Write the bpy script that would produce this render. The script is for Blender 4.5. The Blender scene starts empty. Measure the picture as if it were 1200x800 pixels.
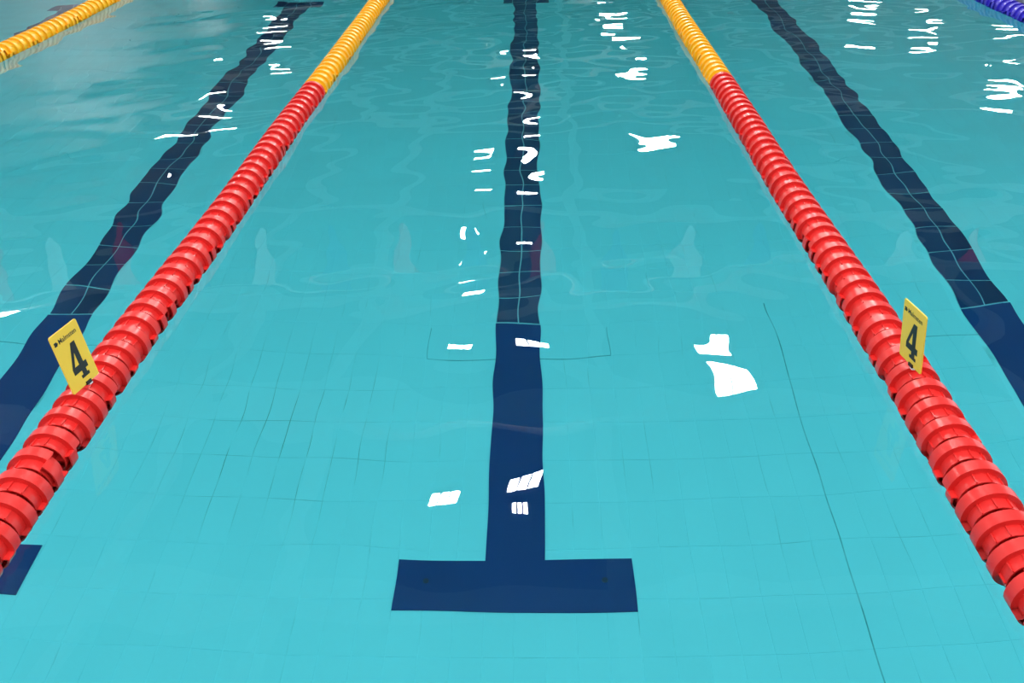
import bpy, bmesh, math, random
import numpy as np
from mathutils import Vector, Matrix

random.seed(4)
S = bpy.context.scene
COL = S.collection
R = math.radians

# ---------------------------------------------------------------- camera
CP, CYAW, CROLL, CH, CF = 0.5299, 0.0372, -0.0321, 1.604, 1105.48
cam = bpy.data.cameras.new('camera')
cam_o = bpy.data.objects.new('camera', cam)
COL.objects.link(cam_o)
cam.sensor_width = 36.0
cam.lens = CF * 36.0 / 1200.0
cam.clip_end = 300
fwd = Vector((-math.sin(CYAW) * math.cos(CP), math.cos(CYAW) * math.cos(CP), -math.sin(CP)))
rt = Vector((math.cos(CYAW), math.sin(CYAW), 0))
up = rt.cross(fwd)
r2 = rt * math.cos(CROLL) + up * math.sin(CROLL)
u2 = up * math.cos(CROLL) - rt * math.sin(CROLL)
cam_o.matrix_world = Matrix(((r2.x, u2.x, -fwd.x, 0), (r2.y, u2.y, -fwd.y, 0), (r2.z, u2.z, -fwd.z, CH), (0, 0, 0, 1)))
S.camera = cam_o

# ---------------------------------------------------------------- world: overcast sky through the added roof openings
W = bpy.data.worlds.new('overcast_sky')
S.world = W
W.use_nodes = True
bg = W.node_tree.nodes['Background']
bg.inputs[0].default_value = (0.90, 0.96, 1.0, 1)
bg.inputs[1].default_value = 2.7
LAMP_L = 150.0

S.view_settings.view_transform = 'Standard'
S.view_settings.look = 'None'
S.view_settings.gamma = 1.0
S.view_settings.use_curve_mapping = False
S.view_settings.exposure = 0.16

cy = S.cycles
cy.use_denoising = True
cy.denoiser = 'OPENIMAGEDENOISE'
cy.max_bounces = 12
cy.diffuse_bounces = 5
cy.glossy_bounces = 5
cy.transmission_bounces = 10
cy.caustics_refractive = True
cy.caustics_reflective = False
cy.sample_clamp_indirect = 6.0
cy.blur_glossy = 0.3

# ---------------------------------------------------------------- helpers
def mat(name, color, rough=0.5, spec=0.5, build=None):
    m = bpy.data.materials.new(name)
    m.use_nodes = True
    b = m.node_tree.nodes['Principled BSDF']
    b.inputs['Base Color'].default_value = (*color, 1)
    b.inputs['Roughness'].default_value = rough
    b.inputs['Specular IOR Level'].default_value = spec
    if build:
        build(m.node_tree, b)
    return m

def noise_mix(scale, amount, dark, detail=3, rough_var=0.0, coord='Object'):
    def f(nt, b):
        c = b.inputs['Base Color'].default_value[:]
        tc = nt.nodes.new('ShaderNodeTexCoord')
        n = nt.nodes.new('ShaderNodeTexNoise')
        n.inputs['Scale'].default_value = scale
        n.inputs['Detail'].default_value = detail
        nt.links.new(tc.outputs[coord], n.inputs['Vector'])
        mr = nt.nodes.new('ShaderNodeMapRange')
        mr.inputs[1].default_value = 0.35
        mr.inputs[2].default_value = 0.65
        mr.inputs[4].default_value = amount
        nt.links.new(n.outputs['Fac'], mr.inputs[0])
        mx = nt.nodes.new('ShaderNodeMix')
        mx.data_type = 'RGBA'
        mx.inputs[6].default_value = c
        mx.inputs[7].default_value = (*dark, 1)
        nt.links.new(mr.outputs[0], mx.inputs[0])
        nt.links.new(mx.outputs[2], b.inputs['Base Color'])
    return f

def link(name, bm_or_me, m, parent=None, smooth=False):
    if isinstance(bm_or_me, bmesh.types.BMesh):
        me = bpy.data.meshes.new(name)
        bm_or_me.to_mesh(me)
        bm_or_me.free()
    else:
        me = bm_or_me
    if m and not me.materials:
        me.materials.append(m)
    if smooth:
        me.shade_smooth()
    o = bpy.data.objects.new(name, me)
    COL.objects.link(o)
    if parent:
        o.parent = parent
    return o

def empty(name, loc=(0, 0, 0)):
    o = bpy.data.objects.new(name, None)
    o.empty_display_size = 0.1
    o.location = loc
    COL.objects.link(o)
    return o

def tag(o, label=None, cat=None, group=None, kind=None):
    if label: o['label'] = label
    if cat: o['category'] = cat
    if group: o['group'] = group
    if kind: o['kind'] = kind
    return o

def add_box(bm, x0, x1, y0, y1, z0, z1, top_in=0.0):
    t = top_in
    v = [bm.verts.new(p) for p in (
        (x0, y0, z0), (x1, y0, z0), (x1, y1, z0), (x0, y1, z0),
        (x0 + t, y0 + t, z1), (x1 - t, y0 + t, z1), (x1 - t, y1 - t, z1), (x0 + t, y1 - t, z1))]
    for f in ((3, 2, 1, 0), (4, 5, 6, 7), (0, 1, 5, 4), (1, 2, 6, 5), (2, 3, 7, 6), (3, 0, 4, 7)):
        bm.faces.new([v[i] for i in f])

def box(name, dims, m, parent=None, top_in=0.0):
    bm = bmesh.new()
    add_box(bm, *dims, top_in=top_in)
    return link(name, bm, m, parent)

def add_prism(bm, pts, z0, z1):
    a = [bm.verts.new((x, y, z0)) for x, y in pts]
    b = [bm.verts.new((x, y, z1)) for x, y in pts]
    n = len(pts)
    bm.faces.new(a[::-1]); bm.faces.new(b)
    for i in range(n):
        bm.faces.new((a[i], a[(i + 1) % n], b[(i + 1) % n], b[i]))

# ring sector about the Y axis, angle 0 = straight up
def add_arc(bm, r0, r1, y0, y1, a0, a1, n, closed=False):
    rings = []
    cnt = n if closed else n + 1
    for i in range(cnt):
        a = a0 + (a1 - a0) * i / n
        s, c = math.sin(a), math.cos(a)
        rings.append([bm.verts.new((s * r, y, c * r)) for r, y in ((r0, y0), (r1, y0), (r1, y1), (r0, y1))])
    for i in range(n):
        p, q = rings[i], rings[(i + 1) % cnt]
        for k in range(4):
            bm.faces.new((p[k], p[(k + 1) % 4], q[(k + 1) % 4], q[k]))
    if not closed:
        bm.faces.new(rings[0][::-1]); bm.faces.new(rings[-1])

def add_fin(bm, r0, r1, y0, y1, a, t):
    s, c = math.sin(a), math.cos(a)
    px, pz = c * t / 2, -s * t / 2
    v = []
    for r in (r0, r1):
        for y in (y0, y1):
            for k in (-1, 1):
                v.append(bm.verts.new((s * r + k * px, y, c * r + k * pz)))
    for f in ((0, 1, 3, 2), (4, 6, 7, 5), (0, 4, 5, 1), (2, 3, 7, 6), (0, 2, 6, 4), (1, 5, 7, 3)):
        bm.faces.new([v[i] for i in f])

# ---------------------------------------------------------------- layout constants
D = 1.994                    # water depth
X0 = -0.1285                 # centre lane marking
LANE = 2.52
XLINES = [X0 - 2 * LANE + 0.02, -2.6387, X0, 2.4017, X0 + 2 * LANE]
POOL_X0, POOL_X1, POOL_Y0, POOL_Y1 = -8.9, 11.1, 0.75, 50.75
HX0, HX1, HY0, HY1, HZ = -13.0, 18.5, -11.0, 54.0, 7.0
ROPES = {'l': -1.395, 'r': 1.1141, 'fl': -3.955, 'fr': 3.66}

# ---------------------------------------------------------------- materials
def pale_tile_nodes(nt, b):
    oi = nt.nodes.new('ShaderNodeObjectInfo')
    g = nt.nodes.new('ShaderNodeNewGeometry')
    ad = nt.nodes.new('ShaderNodeMath'); ad.operation = 'ADD'
    nt.links.new(oi.outputs['Random'], ad.inputs[0])
    nt.links.new(g.outputs['Random Per Island'], ad.inputs[1])
    fr = nt.nodes.new('ShaderNodeMath'); fr.operation = 'FRACT'
    nt.links.new(ad.outputs[0], fr.inputs[0])
    mx = nt.nodes.new('ShaderNodeMix'); mx.data_type = 'RGBA'
    c = b.inputs['Base Color'].default_value
    mx.inputs[6].default_value = (c[0] * .985, c[1] * .99, c[2] * .99, 1)
    mx.inputs[7].default_value = (min(1, c[0] * 1.015), min(1, c[1] * 1.01), min(1, c[2] * 1.01), 1)
    nt.links.new(fr.outputs[0], mx.inputs[0])
    nt.links.new(mx.outputs[2], b.inputs['Base Color'])

TILE = (0.34, 0.80, 0.84)
M_tile = mat('pale_pool_tile', TILE, 0.4, 0.3, pale_tile_nodes)

def grout_nodes(nt, b):
    # pale grout with a patch of dark green grime in the joints left of the centre line
    tc = nt.nodes.new('ShaderNodeTexCoord')
    sub = nt.nodes.new('ShaderNodeVectorMath'); sub.operation = 'SUBTRACT'
    sub.inputs[1].default_value = (-1.28, 3.75, -D)
    nt.links.new(tc.outputs['Object'], sub.inputs[0])
    mul = nt.nodes.new('ShaderNodeVectorMath'); mul.operation = 'MULTIPLY'
    mul.inputs[1].default_value = (1.35, 1.25, 0)
    nt.links.new(sub.outputs[0], mul.inputs[0])
    ln = nt.nodes.new('ShaderNodeVectorMath'); ln.operation = 'LENGTH'
    nt.links.new(mul.outputs[0], ln.inputs[0])
    mr = nt.nodes.new('ShaderNodeMapRange')
    mr.inputs[1].default_value = 0.45; mr.inputs[2].default_value = 1.0
    mr.inputs[3].default_value = 1.0; mr.inputs[4].default_value = 0.0
    nt.links.new(ln.outputs['Value'], mr.inputs[0])
    n = nt.nodes.new('ShaderNodeTexNoise')
    n.inputs['Scale'].default_value = 3.5; n.inputs['Detail'].default_value = 6
    nt.links.new(tc.outputs['Object'], n.inputs['Vector'])
    n2 = nt.nodes.new('ShaderNodeMapRange')
    n2.inputs[1].default_value = 0.38; n2.inputs[2].default_value = 0.62
    nt.links.new(n.outputs['Fac'], n2.inputs[0])
    n3 = nt.nodes.new('ShaderNodeMapRange')
    n3.inputs[1].default_value = 0.56; n3.inputs[2].default_value = 0.72; n3.inputs[4].default_value = 0.45
    nt.links.new(n.outputs['Fac'], n3.inputs[0])
    m1 = nt.nodes.new('ShaderNodeMath'); m1.operation = 'MULTIPLY'
    nt.links.new(mr.outputs[0], m1.inputs[0]); nt.links.new(n2.outputs[0], m1.inputs[1])
    m2 = nt.nodes.new('ShaderNodeMath'); m2.operation = 'MAXIMUM'
    nt.links.new(m1.outputs[0], m2.inputs[0]); nt.links.new(n3.outputs[0], m2.inputs[1])
    mx = nt.nodes.new('ShaderNodeMix'); mx.data_type = 'RGBA'
    mx.inputs[6].default_value = b.inputs['Base Color'].default_value[:]
    mx.inputs[7].default_value = (0.05, 0.22, 0.14, 1)
    nt.links.new(m2.outputs[0], mx.inputs[0])
    nt.links.new(mx.outputs[2], b.inputs['Base Color'])

M_grout = mat('pool_grout', (0.365, 0.84, 0.88), 0.8, 0.2, grout_nodes)
M_darkjoint = mat('dark_movement_joint', (0.08, 0.30, 0.32), 0.8, 0.2, noise_mix(6, 0.9, (0.24, 0.6, 0.63)))
M_linegrout = mat('line_grout', (0.30, 0.62, 0.66), 0.8, 0.2, noise_mix(9, 0.6, (0.18, 0.42, 0.5)))
def navy_nodes(nt, b):
    oi = nt.nodes.new('ShaderNodeObjectInfo')
    mx = nt.nodes.new('ShaderNodeMix'); mx.data_type = 'RGBA'
    mx.inputs[6].default_value = (0.008, 0.022, 0.085, 1)
    mx.inputs[7].default_value = (0.013, 0.034, 0.125, 1)
    nt.links.new(oi.outputs['Random'], mx.inputs[0])
    nt.links.new(mx.outputs[2], b.inputs['Base Color'])
M_navy = mat('navy_tile', (0.01, 0.028, 0.1), 0.3, 0.4, navy_nodes)
M_mat = mat('blue_sheet', (0.006, 0.038, 0.172), 0.45, 0.3, noise_mix(2.5, 0.5, (0.006, 0.032, 0.142)))
M_grommet = mat('dark_grommet', (0.01, 0.02, 0.05), 0.4)
M_deck = mat('deck_tile', (0.45, 0.43, 0.40), 0.6, 0.4, noise_mix(3, 0.5, (0.36, 0.34, 0.32)))
M_wall = mat('hall_wall', (0.24, 0.24, 0.25), 0.8, 0.2, noise_mix(0.6, 0.5, (0.20, 0.20, 0.21)))
M_ceil = mat('hall_ceiling', (0.29, 0.28, 0.29), 0.8, 0.2, noise_mix(0.5, 0.6, (0.22, 0.21, 0.22)))
M_band = mat('white_roof_band', (0.72, 0.72, 0.72), 0.7, 0.2, noise_mix(1.5, 0.4, (0.6, 0.6, 0.6)))
M_beam = mat('painted_steel', (0.35, 0.35, 0.36), 0.5)

def plastic(name, col, dark):
    def f(nt, b):
        noise_mix(30, 0.25, dark)(nt, b)
        b.inputs['Coat Weight'].default_value = 0.15
        b.inputs['Coat Roughness'].default_value = 0.15
    return mat(name, col, 0.34, 0.4, f)
M_red = plastic('red_plastic', (0.76, 0.026, 0.022), (0.60, 0.016, 0.016))
M_yel = plastic('yellow_plastic', (0.98, 0.48, 0.012), (0.92, 0.41, 0.01))
M_blu = plastic('blue_plastic', (0.045, 0.03, 0.50), (0.035, 0.025, 0.40))
M_cable = mat('steel_cable', (0.35, 0.36, 0.38), 0.35, 0.5)
M_tagy = mat('tag_yellow', (0.95, 0.60, 0.055), 0.4, 0.4, noise_mix(8, 0.4, (0.93, 0.55, 0.05)))
M_black = mat('black_print', (0.012, 0.012, 0.012), 0.5)
M_white = mat('white_plastic', (0.8, 0.8, 0.8), 0.4)
M_pw = mat('white_bunting', (0.62, 0.62, 0.62), 0.8, 0.2, noise_mix(12, 0.3, (0.54, 0.54, 0.55)))
M_pr = mat('red_bunting', (0.75, 0.05, 0.06), 0.8, 0.2, noise_mix(12, 0.3, (0.6, 0.04, 0.05)))
M_pb = mat('blue_bunting', (0.03, 0.12, 0.4), 0.8, 0.2, noise_mix(12, 0.3, (0.02, 0.09, 0.33)))

M_lamp = bpy.data.materials.new('lamp_diffuser')
M_lamp.use_nodes = True
_b = M_lamp.node_tree.nodes['Principled BSDF']
_b.inputs['Base Color'].default_value = (0.8, 0.8, 0.8, 1)
_b.inputs['Emission Color'].default_value = (1.0, 0.97, 0.92, 1)
_b.inputs['Emission Strength'].default_value = LAMP_L

M_water = bpy.data.materials.new('pool_water')
M_water.use_nodes = True
nt = M_water.node_tree
b = nt.nodes['Principled BSDF']
b.inputs['Base Color'].default_value = (1, 1, 1, 1)
b.inputs['Roughness'].default_value = 0.0
b.inputs['IOR'].default_value = 1.333
b.inputs['Transmission Weight'].default_value = 1.0
va = nt.nodes.new('ShaderNodeVolumeAbsorption')
va.inputs['Color'].default_value = (0.0, 0.90, 0.95, 1)
va.inputs['Density'].default_value = 0.27
nt.links.new(va.outputs[0], nt.nodes['Material Output'].inputs['Volume'])

# ---------------------------------------------------------------- pool basin
floor = tag(box('floor', (POOL_X0, POOL_X1, POOL_Y0, POOL_Y1, -D - 0.20, -D - 0.0015), M_grout), 'pool floor', kind='structure')
tag(box('wall_near', (POOL_X0, POOL_X1, POOL_Y0 - 0.25, POOL_Y0, -D - 0.2, -0.30), M_tile), kind='structure')
tag(box('wall_far', (POOL_X0, POOL_X1, POOL_Y1, POOL_Y1 + 0.25, -D - 0.2, -0.30), M_tile), kind='structure')
tag(box('wall_left_basin', (POOL_X0 - 0.25, POOL_X0, POOL_Y0 - .25, POOL_Y1 + .25, -D - 0.2, -0.30), M_tile), kind='structure')
tag(box('wall_right_basin', (POOL_X1, POOL_X1 + 0.25, POOL_Y0 - .25, POOL_Y1 + .25, -D - 0.2, -0.30), M_tile), kind='structure')
# deck around the basin, four slabs
dk = bmesh.new()
add_box(dk, HX0, HX1, HY0, POOL_Y0, -0.30, 0.04)
add_box(dk, HX0, HX1, POOL_Y1, HY1, -0.30, 0.04)
add_box(dk, HX0, POOL_X0, POOL_Y0, POOL_Y1, -0.30, 0.04)
add_box(dk, POOL_X1, HX1, POOL_Y0, POOL_Y1, -0.30, 0.04)
tag(link('floor_deck', dk, M_deck), kind='structure')

# floor tiles: 0.125 x 0.255 grid; the nearest ones single, the rest joined
TX, TY, YO = 0.125, 0.255, 4.57
TG = 0.0011
ZT0, ZT1 = -D - 0.004, -D
lines_half = 0.124
def in_line(xc, yc):
    for i, xl in enumerate(XLINES):
        if abs(xc - xl) < lines_half and 2.74 < yc < 10.72:
            return True
        if abs(xc - xl) < 0.25 and 10.62 < yc < 10.90:
            return True
    return False
bm = bmesh.new()
add_box(bm, -TX / 2 + TG, TX / 2 - TG, -TY / 2 + TG, TY / 2 - TG, -0.0015, 0.0, top_in=0.0006)
tile_me = bpy.data.meshes.new('tile'); bm.to_mesh(tile_me); bm.free()
tile_me.materials.append(M_tile)
cands = []
for i in range(-62, 62):
    xc = X0 + (i + 0.5) * TX
    for j in range(-14, 34):
        yc = YO + (j + 0.5) * TY
        if in_line(xc, yc):
            continue
        cands.append((xc, yc))
# the single ones: those of the lane in front that show largest, where joints read
def rank(t):
    x, y = t
    return math.hypot((x + 0.45) * 1.25, (y - 3.2) * 1.0)
vis = sorted([t for t in cands if 2.25 < t[1]], key=rank)
single = set(vis[:298])
rest = bmesh.new()
JX = X0 + 11 * TX      # dark movement joint
for (x, y) in cands:
    if (x, y) in single:
        o = bpy.data.objects.new('tile', tile_me)
        o.location = (x, y, -D)
        o.parent = floor
        COL.objects.link(o)
    else:
        add_box(rest, x - TX / 2 + TG, x + TX / 2 - TG, y - TY / 2 + TG, y + TY / 2 - TG, -D - 0.0015, -D, top_in=0.0006)
tag(link('tile_field', rest, M_tile, floor), kind='stuff')
# dark joint running along the lane on the right, and the outlines of filled-in crossbars
jm = bmesh.new()
add_box(jm, JX - 0.0026, JX + 0.0026, 1.2, 4.7, -D - 0.0015, -D + 0.0006)
tag(link('movement_joint', jm, M_darkjoint, floor), 'thin dark joint running lengthwise along the tiled floor')
for xl in XLINES[1:4]:
    jm = bmesh.new()
    for s in (-1, 1):
        xa, xb = sorted((xl + s * 0.49, xl + s * 0.126))
        add_box(jm, xa, xb, 4.314, 4.3178, -D - 0.0015, -D + 0.0006)
        add_box(jm, xl + s * 0.49 - 0.0014, xl + s * 0.49 + 0.0014, 4.3178, 4.54, -D - 0.0015, -D + 0.0006)
    tag(link('patch_joint', jm, M_darkjoint, floor), 'thin dark outline of a filled-in crossbar beside the lane line')

# ---------------------------------------------------------------- lane lines of navy tiles
LG = 0.0032
bm = bmesh.new()
add_box(bm, -TX / 2 + LG, TX / 2 - LG, -TY / 2 + LG * 1.3, TY / 2 - LG * 1.3, -0.004, 0.001, top_in=0.001)
navy_me = bpy.data.meshes.new('tile'); bm.to_mesh(navy_me); bm.free()
navy_me.materials.append(M_navy)
LABL = ['navy tiled lane line farthest left, past the outer yellow rope',
        'navy tiled lane line left of the left red rope',
        'navy tiled lane line down the middle between the two red ropes',
        'navy tiled lane line right of the right red rope',
        'navy tiled lane line at the far right corner, past the blue rope']
LABM = [None, 'solid dark blue T shaped sheet at bottom left, mostly hidden by the left red rope',
        'solid dark blue T shaped sheet on the pool floor in the middle lane',
        'solid dark blue T shaped sheet running off the right edge', None]
for i, xl in enumerate(XLINES):
    root = empty('lane_line', (xl, 4.57, -D - 0.0015))
    tag(root, LABL[i], 'lane line', 'tiled lane lines')
    g = bmesh.new()
    add_box(g, -0.125, 0.125, -1.78, 6.13, 0.0, 0.0012)
    add_box(g, -0.25, 0.25, 6.13, 6.37, 0.0, 0.0012)
    link('grout_bed', g, M_linegrout, root)
    for j in range(0, 24):
        for k in (-0.5, 0.5):
            o = bpy.data.objects.new('tile', navy_me)
            o.location = (k * TX, (j + 0.5) * TY, 0.0045)
            o.parent = root
            COL.objects.link(o)
    for k in (-1.5, -0.5, 0.5, 1.5):       # crossbar at the far end
        o = bpy.data.objects.new('tile', navy_me)
        o.location = (k * TX, 24.5 * TY, 0.0045)
        o.parent = root
        COL.objects.link(o)
    if LABM[i]:
        mroot = empty('floor_marker', (xl, 2.73, -D))
        tag(mroot, LABM[i], 'pool marking', 'blue lane end sheets')
        s = bmesh.new()
        pts = [(-0.5, 0), (0.5, 0), (0.5, 0.25), (0.126, 0.25), (0.126, 1.83), (-0.126, 1.83), (-0.126, 0.25), (-0.5, 0.25)]
        add_prism(s, pts, 0.0005, 0.0065)
        link('sheet', s, M_mat, mroot)
        for gx in (-0.375, 0.375):
            gm = bmesh.new()
            ring = [(gx + 0.013 * math.cos(a), 0.137 + 0.013 * math.sin(a)) for a in [k * math.pi / 6 for k in range(12)]]
            add_prism(gm, ring, 0.0065, 0.009)
            link('grommet', gm, M_grommet, mroot)

# ---------------------------------------------------------------- water body
rng = np.random.RandomState(11)
NW = 70
lam = np.exp(rng.uniform(math.log(0.20), math.log(1.5), NW))
ang = rng.uniform(0, 2 * math.pi, NW)
kx, ky = 2 * math.pi / lam * np.cos(ang), 2 * math.pi / lam * np.sin(ang)
SLOPE = 0.0145
w = 0.75 + 0.75 * np.abs(np.sin(ang)) ** 2        # a little more swell along the lane
w *= (lam / 0.6) ** 0.15
amp = w / np.sqrt((w ** 2).sum() / 2) * SLOPE / (2 * math.pi / lam)
ph = rng.uniform(0, 2 * math.pi, NW)
def axis(a, b, lo, hi, d, grow=1.18, cap=0.8):
    core = list(np.arange(lo, hi + 1e-6, d))
    s, v, out = d, core[-1], []
    while v < b:
        s = min(s * grow, cap); v = min(v + s, b); out.append(v)
    s, v, out2 = d, core[0], []
    while v > a:
        s = min(s * grow, cap); v = max(v - s, a); out2.append(v)
    return np.array(out2[::-1] + core + out)
e = -0.0005
xs = axis(POOL_X0 - e, POOL_X1 + e, -6.0, 5.2, 0.028)
ys = axis(POOL_Y0 - e, POOL_Y1 + e, 1.0, 12.0, 0.022)
GX, GY = np.meshgrid(xs, ys)
Zs = np.zeros_like(GX)
for i in range(NW):
    Zs += amp[i] * np.sin(kx[i] * GX + ky[i] * GY + ph[i])
# swell grows a little with distance from the near wall; calmer right at the wall
g = np.clip(0.52 + 0.15 * (GY - 1.5), 0.5, 1.05)
fade = np.clip(1 - np.maximum(np.maximum(-6.0 - GX, GX - 5.2), np.maximum(GY - 12.0, 0.98 - GY)) / 1.2, 0, 1)
Zs *= g * fade
nx, ny = len(xs), len(ys)
V = np.stack([GX.ravel(), GY.ravel(), Zs.ravel()], 1)
idx = np.arange(nx * ny).reshape(ny, nx)
q = np.stack([idx[:-1, :-1].ravel(), idx[:-1, 1:].ravel(), idx[1:, 1:].ravel(), idx[1:, :-1].ravel()], 1)
edge = np.concatenate([idx[0, :], idx[1:, -1], idx[-1, -2::-1], idx[-2:0:-1, 0]])
nb = len(edge)
low = V[edge].copy(); low[:, 2] = -D - 0.1
V2 = np.concatenate([V, low])
li = np.arange(nb) + nx * ny
sides = np.stack([edge, li, np.roll(li, -1), np.roll(edge, -1)], 1)
faces = [tuple(f) for f in q.tolist()] + [tuple(f) for f in sides.tolist()] + [tuple(li[::-1].tolist())]
me = bpy.data.meshes.new('pool_water')
me.from_pydata(V2.tolist(), [], faces)
sm = np.zeros(len(faces), bool); sm[:len(q)] = True
me.polygons.foreach_set('use_smooth', sm)
me.update()
water = link('pool_water', me, M_water)
tag(water, 'clear turquoise pool water with gentle ripples filling the basin', 'water', kind='stuff')

# ---------------------------------------------------------------- lane ropes
def float_mesh(name, m, seg=10):
    bm = bmesh.new()
    H = 0.0455
    P2 = 2 * math.pi
    add_arc(bm, 0.010, 0.024, -H, H, 0, P2, 12, True)            # hub
    add_arc(bm, 0.022, 0.0725, 0.001, 0.005, 0, P2, 28, True)   # web
    add_arc(bm, 0.0575, 0.0610, -0.034, 0.034, 0, P2, 28, True)   # inner drum
    half = R(96)
    add_arc(bm, 0.0720, 0.0770, 0.0, 0.036, -half, half, 18)          # outer bands, alternately far and near
    add_arc(bm, 0.0720, 0.0770, -0.030, 0.006, half, P2 - half, 16)
    for a in (half, math.pi - 0.5, math.pi + 0.5, -half):
        add_fin(bm, 0.060, 0.0762, -0.029, 0.035, a, 0.0032)
    for k in range(3):                                           # low ribs on the drum
        add_fin(bm, 0.060, 0.0655, -0.033, -0.002, R(-34 + 34 * k), 0.0028)
    for k in range(4):
        add_fin(bm, 0.022, 0.058, -0.026, 0.026, R(20 + 90 * k), 0.003)
    bm.normal_update()
    me = bpy.data.meshes.new(name)
    bm.to_mesh(me); bm.free()
    me.shade_smooth()
    me.set_sharp_from_angle(angle=R(35))
    me.materials.append(m)
    return me
F_red = float_mesh('float_disc', M_red)
F_yel = float_mesh('float_disc', M_yel)
F_blu = float_mesh('float_disc', M_blu)
PITCH = 0.0958
Y5 = 5.80

def rope(x, y0, y1, label, far_mesh, far_label, sag=0.0, skew=0.0):
    root = empty('lane_rope', (x, y0, 0.0))
    tag(root, label, 'lane rope')
    n0 = round((y0 - Y5) / PITCH)
    n1 = int((y1 - Y5) / PITCH)
    cm = bmesh.new()
    add_arc(cm, 0.0, 0.006, 0, (n1 - n0 + 1) * PITCH, 0, 2 * math.pi, 8, True)
    c = link('cable', cm, M_cable, root)
    c.location = (0, (n0 + 0.5) * PITCH + Y5 - y0 - PITCH, 0.014)
    for n in range(n0, n1):
        y = Y5 + (n + 0.5) * PITCH
        far = n >= 0
        o = bpy.data.objects.new('float_disc', far_mesh if far else F_red)
        if far:
            o['label'] = far_label
        o.location = (0.004 * math.sin(y * 2.3 + x) + sag * math.sin((y - y0) * 0.4), y - y0, 0.014 + 0.003 * math.sin(y * 3.1 + x * 5))
        tw = random.gauss(0, 0.28)
        if random.random() < 0.12:
            tw += random.choice((-0.6, 0.6))
        o.rotation_euler = (random.gauss(0, 0.018), tw, random.gauss(0, 0.018))
        o.parent = root
        COL.objects.link(o)
    return root
rope(ROPES['l'], 0.80, 13.0, 'left lane rope of red floats turning yellow far off, yellow number tag on its left', F_yel, 'yellow float disc')
rope(ROPES['r'], 0.80, 13.0, 'right lane rope of red floats turning yellow far off, yellow number tag on its right', F_yel, 'yellow float disc')
rope(ROPES['fl'], 3.90, 13.0, 'outer lane rope of yellow floats in the top left corner', F_yel, 'yellow float disc')
rope(ROPES['fr'], 3.90, 13.0, 'outer lane rope of blue floats in the top right corner', F_blu, 'blue float disc')

# ---------------------------------------------------------------- number tags
def text_mesh(s, size):
    cu = bpy.data.curves.new('print', 'FONT')
    cu.body = s; cu.size = size; cu.extrude = 0.0002; cu.offset = 0.0002
    cu.space_character = 1.0
    tmp = bpy.data.objects.new('print', cu)
    COL.objects.link(tmp)
    dg = bpy.context.evaluated_depsgraph_get()
    dg.update()
    me = bpy.data.meshes.new_from_object(tmp.evaluated_get(dg))
    bpy.data.objects.remove(tmp)
    return me

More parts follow.
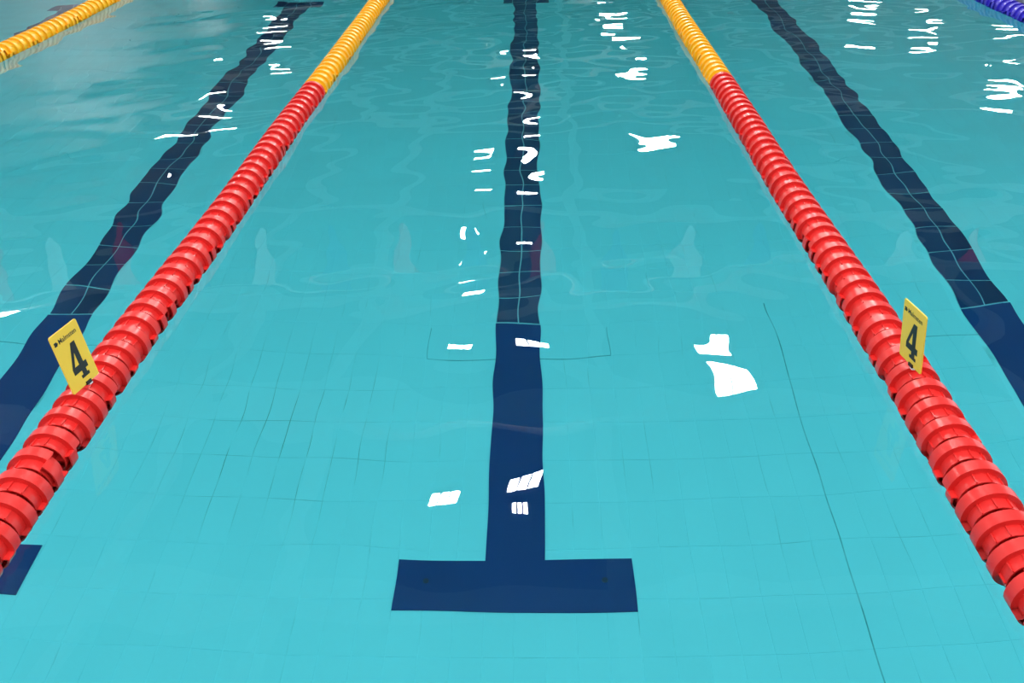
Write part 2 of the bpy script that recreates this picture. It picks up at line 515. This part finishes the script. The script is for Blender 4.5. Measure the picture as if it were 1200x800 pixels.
def tag_plate(x, y, zb, yaw, lean, side, label):
    w, h, t = 0.128, 0.190, 0.004
    a = Vector((math.cos(yaw), math.sin(yaw), 0)); n = Vector((-math.sin(yaw), math.cos(yaw), 0))
    bb = Vector((0, 0, 1)) * math.cos(lean) + n * math.sin(lean)
    a2 = a * math.cos(side) + bb * math.sin(side); b2 = bb * math.cos(side) - a * math.sin(side)
    nn = a2.cross(b2)                       # faces the camera side
    root = empty('number_tag')
    root.matrix_world = Matrix(((a2.x, b2.x, nn.x, x), (a2.y, b2.y, nn.y, y), (a2.z, b2.z, nn.z, zb), (0, 0, 0, 1)))
    tag(root, label, 'number tag', 'yellow number tags clipped on the red ropes')
    # rounded plate in local XY, front = +Z
    pm = bmesh.new()
    r = 0.006; pts = []
    for cx, cy_, a0 in ((w / 2 - r, r, -90), (w / 2 - r, h - r, 0), (-w / 2 + r, h - r, 90), (-w / 2 + r, r, 180)):
        for k in range(4):
            aa = R(a0 + 30 * k); pts.append((cx + r * math.cos(aa), cy_ + r * math.sin(aa)))
    add_prism(pm, pts, -t, 0)
    link('plate', pm, M_tagy, root)
    # digit 4, condensed bold with small serifs
    sx, sy, ox, oy = 0.066, 0.116, -0.030, 0.022
    D4 = [(0.50, 1.0), (0.80, 1.0), (0.80, 0.38), (1.0, 0.38), (1.0, 0.20), (0.80, 0.20), (0.80, 0.09), (0.92, 0.09), (0.92, 0.0),
          (0.36, 0.0), (0.36, 0.09), (0.50, 0.09), (0.50, 0.20), (0.0, 0.20), (0.0, 0.36)]
    inner = [(0.50, 0.38), (0.50, 0.74), (0.20, 0.38)]
    pts4 = D4[:12] + D4[12:]
    dm = bmesh.new()
    outer = [dm.verts.new((ox + px * sx, oy + py * sy, 0.0006)) for px, py in pts4]
    inn = [dm.verts.new((ox + px * sx, oy + py * sy, 0.0006)) for px, py in inner]
    es = [dm.edges.new((outer[i], outer[(i + 1) % len(outer)])) for i in range(len(outer))]
    es += [dm.edges.new((inn[i], inn[(i + 1) % 3])) for i in range(3)]
    bmesh.ops.triangle_fill(dm, use_beauty=True, use_dissolve=False, edges=es)
    ext = bmesh.ops.extrude_face_region(dm, geom=dm.faces[:])
    bmesh.ops.translate(dm, vec=(0, 0, -0.0005), verts=[v for v in ext['geom'] if isinstance(v, bmesh.types.BMVert)])
    bmesh.ops.recalc_face_normals(dm, faces=dm.faces[:])
    tag(link('digit', dm, M_black, root), 'black figure 4')
    lm = text_mesh('Malmsten', 0.0215)
    lo = link('lettering', lm, M_black, root)
    lo.location = (-0.037, 0.155, 0.0003)
    tag(lo, 'small black lettering reading Malmsten')
    em = bmesh.new()
    lx, ly = -0.056, 0.155
    for px, py in ((0, 0), (0.006, 0), (0.003, 0.0035), (0, 0.007), (0.006, 0.007), (0.009, 0.0035)):
        add_box(em, lx + px, lx + px + 0.0062, ly + py, ly + py + 0.0055, 0, 0.0005)
    link('emblem', em, M_black, root)
    cm = bmesh.new()
    add_box(cm, -0.002, 0.022, -0.004, 0.008, -0.007, 0.004, top_in=0.001)
    link('clip', cm, M_black, root)
    cm = bmesh.new()
    add_box(cm, 0.008, 0.024, -0.009, -0.002, -0.006, 0.003, top_in=0.001)
    link('stem', cm, M_white, root)
    return root
tag_plate(-1.368, 2.351, 0.098, 1.398, 0.155, -0.02, 'yellow plate with black 4 standing on the left red lane rope')
tag_plate(1.088, 2.405, 0.099, -1.429, -0.087, 0.022, 'yellow plate with black 4 standing on the right red lane rope')

# ---------------------------------------------------------------- backstroke bunting above the water (seen as a reflection)
bun = empty('backstroke_bunting', (0, 5.75, 1.20))
tag(bun, 'cord of small pointed flags over the water, seen reflected across the lanes', 'bunting')
cm = bmesh.new()
pr = None
NS = 60
span0, span1 = POOL_X0 - 0.4, POOL_X1 + 0.4
def sagz(x):
    return 0.03 - 0.0015 * 0 + 0.0022 * (x - 0.3) ** 2 * 0.4
for i in range(NS + 1):
    x = span0 + (span1 - span0) * i / NS
    ring = [cm.verts.new((x, 0.006 * math.cos(a), sagz(x) + 0.006 * math.sin(a))) for a in [k * math.pi / 3 for k in range(6)]]
    if pr:
        for k in range(6):
            cm.faces.new((pr[k], pr[(k + 1) % 6], ring[(k + 1) % 6], ring[k]))
    pr = ring
link('cord', cm, M_white, bun)
pats = [M_pw, M_pr, M_pb, M_pw, M_pb, M_pr, M_pb, M_pr, M_pb, M_pw, M_pb, M_pb, M_pw, M_pr]
for k in range(-9, 24):
    x = -3.30 + 0.474 * k
    if not span0 < x < span1: continue
    fm = bmesh.new()
    for s in (-1, 1):
        pass
    t = 0.002
    a = [fm.verts.new(p) for p in ((x - 0.10, -t, sagz(x)), (x + 0.10, -t, sagz(x)), (x + 0.008, -t + 0.02, sagz(x) - 0.31), (x - 0.008, -t + 0.02, sagz(x) - 0.31))]
    b_ = [fm.verts.new(p) for p in ((x - 0.10, t, sagz(x)), (x + 0.10, t, sagz(x)), (x + 0.008, t + 0.02, sagz(x) - 0.31), (x - 0.008, t + 0.02, sagz(x) - 0.31))]
    fm.faces.new(a); fm.faces.new(b_[::-1])
    for i in range(4):
        fm.faces.new((a[i], b_[i], b_[(i + 1) % 4], a[(i + 1) % 4]))
    bmesh.ops.recalc_face_normals(fm, faces=fm.faces[:])
    link('pennant', fm, pats[k % len(pats)], bun)
for sx_ in (span0 + 0.05, span1 - 0.05):
    pm = bmesh.new()
    ring = [(sx_ + 0.025 * math.cos(a_), 0.025 * math.sin(a_)) for a_ in [k * math.pi / 6 for k in range(12)]]
    add_prism(pm, ring, -1.17, sagz(sx_) + 0.05)
    link('post', pm, M_beam, bun)

# ---------------------------------------------------------------- the hall
WY0, WZ0, WZ1 = -8.0, 1.0, 5.4  # unseen side window openings, added to brighten the far water
for nm, xa, xb, WY1, NB in (('wall_left', HX0 - 0.3, HX0, 12.0, 5), ('wall_right', HX1, HX1 + 0.3, 24.0, 8)):
    wm = bmesh.new()
    add_box(wm, xa, xb, HY0, HY1, -0.3, WZ0)
    add_box(wm, xa, xb, HY0, HY1, WZ1, HZ)
    add_box(wm, xa, xb, HY0, WY0, WZ0, WZ1)
    add_box(wm, xa, xb, WY1, HY1, WZ0, WZ1)
    for j in range(1, NB):
        y = WY0 + (WY1 - WY0) * j / NB
        add_box(wm, xa, xb, y - 0.2, y + 0.2, WZ0, WZ1)
    tag(link(nm, wm, M_wall), kind='structure')
tag(box('wall_back', (HX0 - .3, HX1 + .3, HY0 - 0.3, HY0, -0.3, HZ), M_wall), kind='structure')
tag(box('wall_front', (HX0 - .3, HX1 + .3, HY1, HY1 + 0.3, -0.3, HZ), M_wall), kind='structure')
# roof: solid over the far part, open near bays added for light
SKY_Y0, SKY_Y1 = -8.0, 5.6
SKY_X0, SKY_X1 = -9.0, 11.2
cm = bmesh.new()
add_box(cm, HX0 - .3, HX1 + .3, SKY_Y1, HY1 + .3, HZ, HZ + 0.3)
add_box(cm, HX0 - .3, HX1 + .3, HY0 - .3, SKY_Y0, HZ, HZ + 0.3)
add_box(cm, HX0 - .3, SKY_X0, SKY_Y0, SKY_Y1, HZ, HZ + 0.3)
add_box(cm, SKY_X1, HX1 + .3, SKY_Y0, SKY_Y1, HZ, HZ + 0.3)
tag(link('ceiling', cm, M_ceil), kind='structure')
cm = bmesh.new()  # bars across the added roof openings
for i in range(0, 6):
    x = SKY_X0 + (SKY_X1 - SKY_X0) * i / 5
    add_box(cm, x - 0.12, x + 0.12, SKY_Y0, SKY_Y1, HZ - 0.25, HZ + 0.25)
for j in range(0, 5):
    y = SKY_Y0 + (SKY_Y1 - SKY_Y0) * j / 4
    add_box(cm, SKY_X0, SKY_X1, y - 0.05, y + 0.05, HZ - 0.05, HZ + 0.2)
tag(link('trim_1', cm, M_beam), kind='structure')

# white cross beams under the roof, added so the water reflects streaks
for j, y in enumerate((8.3, 12.2, 16.7, 20.5, 28.8, 35.1, 42.1, 48.0)):
    tag(box('trim_%d' % (j + 2), (HX0, HX1, y - 0.3, y + 0.3, HZ - 0.22, HZ), M_band), kind='structure')
# lamps: three-strip ceiling lights in rows along the hall
def lamp(x, y, size, n, label, group, z=HZ):
    root = empty('ceiling_light', (x, y, z - 0.005))
    tag(root, label, 'ceiling light', group)
    hm = bmesh.new()
    add_box(hm, -size / 2 - .04, size / 2 + .04, -size / 2 - .04, size / 2 + .04, -0.10, 0.0)
    link('housing', hm, M_beam, root)
    for k in range(n):
        x0 = -size / 2 + size * k / n + 0.012
        x1 = -size / 2 + size * (k + 1) / n - 0.012
        dm = bmesh.new()
        add_box(dm, x0, x1, -size / 2, size / 2, -0.112, -0.099)
        link('diffuser', dm, M_lamp, root)
# white purlins along the hall, added for reflected streaks in the water
for j, x in enumerate((-7.9, -5.6, -3.4, 0.9, 5.6, 7.8, 10.0)):
    tag(box('trim_%d' % (j + 10), (x - 0.12, x + 0.12, SKY_Y1, HY1, HZ - 0.15, HZ - 0.001), M_band), kind='structure')
ORD = ['nearest', 'second nearest', 'third nearest', 'fourth nearest', 'fifth nearest', 'sixth nearest', 'seventh nearest']
GL = 'small three strip ceiling lights along the lanes'
for (row, xx, yl) in (('over the middle lane line', -0.26, (10.1, 10.8, 14.2, 18.4, 22.6, 27.0, 33.0)),
                 ('just left of the middle lane line', -1.42, (10.6, 14.1, 17.6, 23.0, 33.0))):
    for k, y in enumerate(yl):
        lamp(xx, y, 0.24 if y == 10.1 else 0.46, 3, '%s small three strip light in the row %s' % (ORD[k], row), GL)
for k, y in enumerate((13.0, 14.5, 25.0, 32.5, 40.0)):
    lamp(3.1, y, 0.66 if y < 20 else 1.0, 3, '%s wide strip light in the row by the right red rope' % ORD[k], 'wide ceiling lights along the lanes')
for row, pts in (('far left of the lanes', ((-10.7, 15.8), (-10.4, 26.3), (-10.4, 29.6), (-10.6, 39.0))),
                 ('far right of the lanes', ((14.6, 30.0), (14.6, 37.0), (14.6, 44.0)))):
    for k, (x, y) in enumerate(pts):
        lamp(x, y, 0.85, 3, '%s wide strip light in the row %s' % (ORD[k], row), 'wide ceiling lights over the sides')
lamp(17.3, 36.0, 0.8, 3, 'single wide strip light beside the right hall wall', 'wide ceiling lights over the sides')
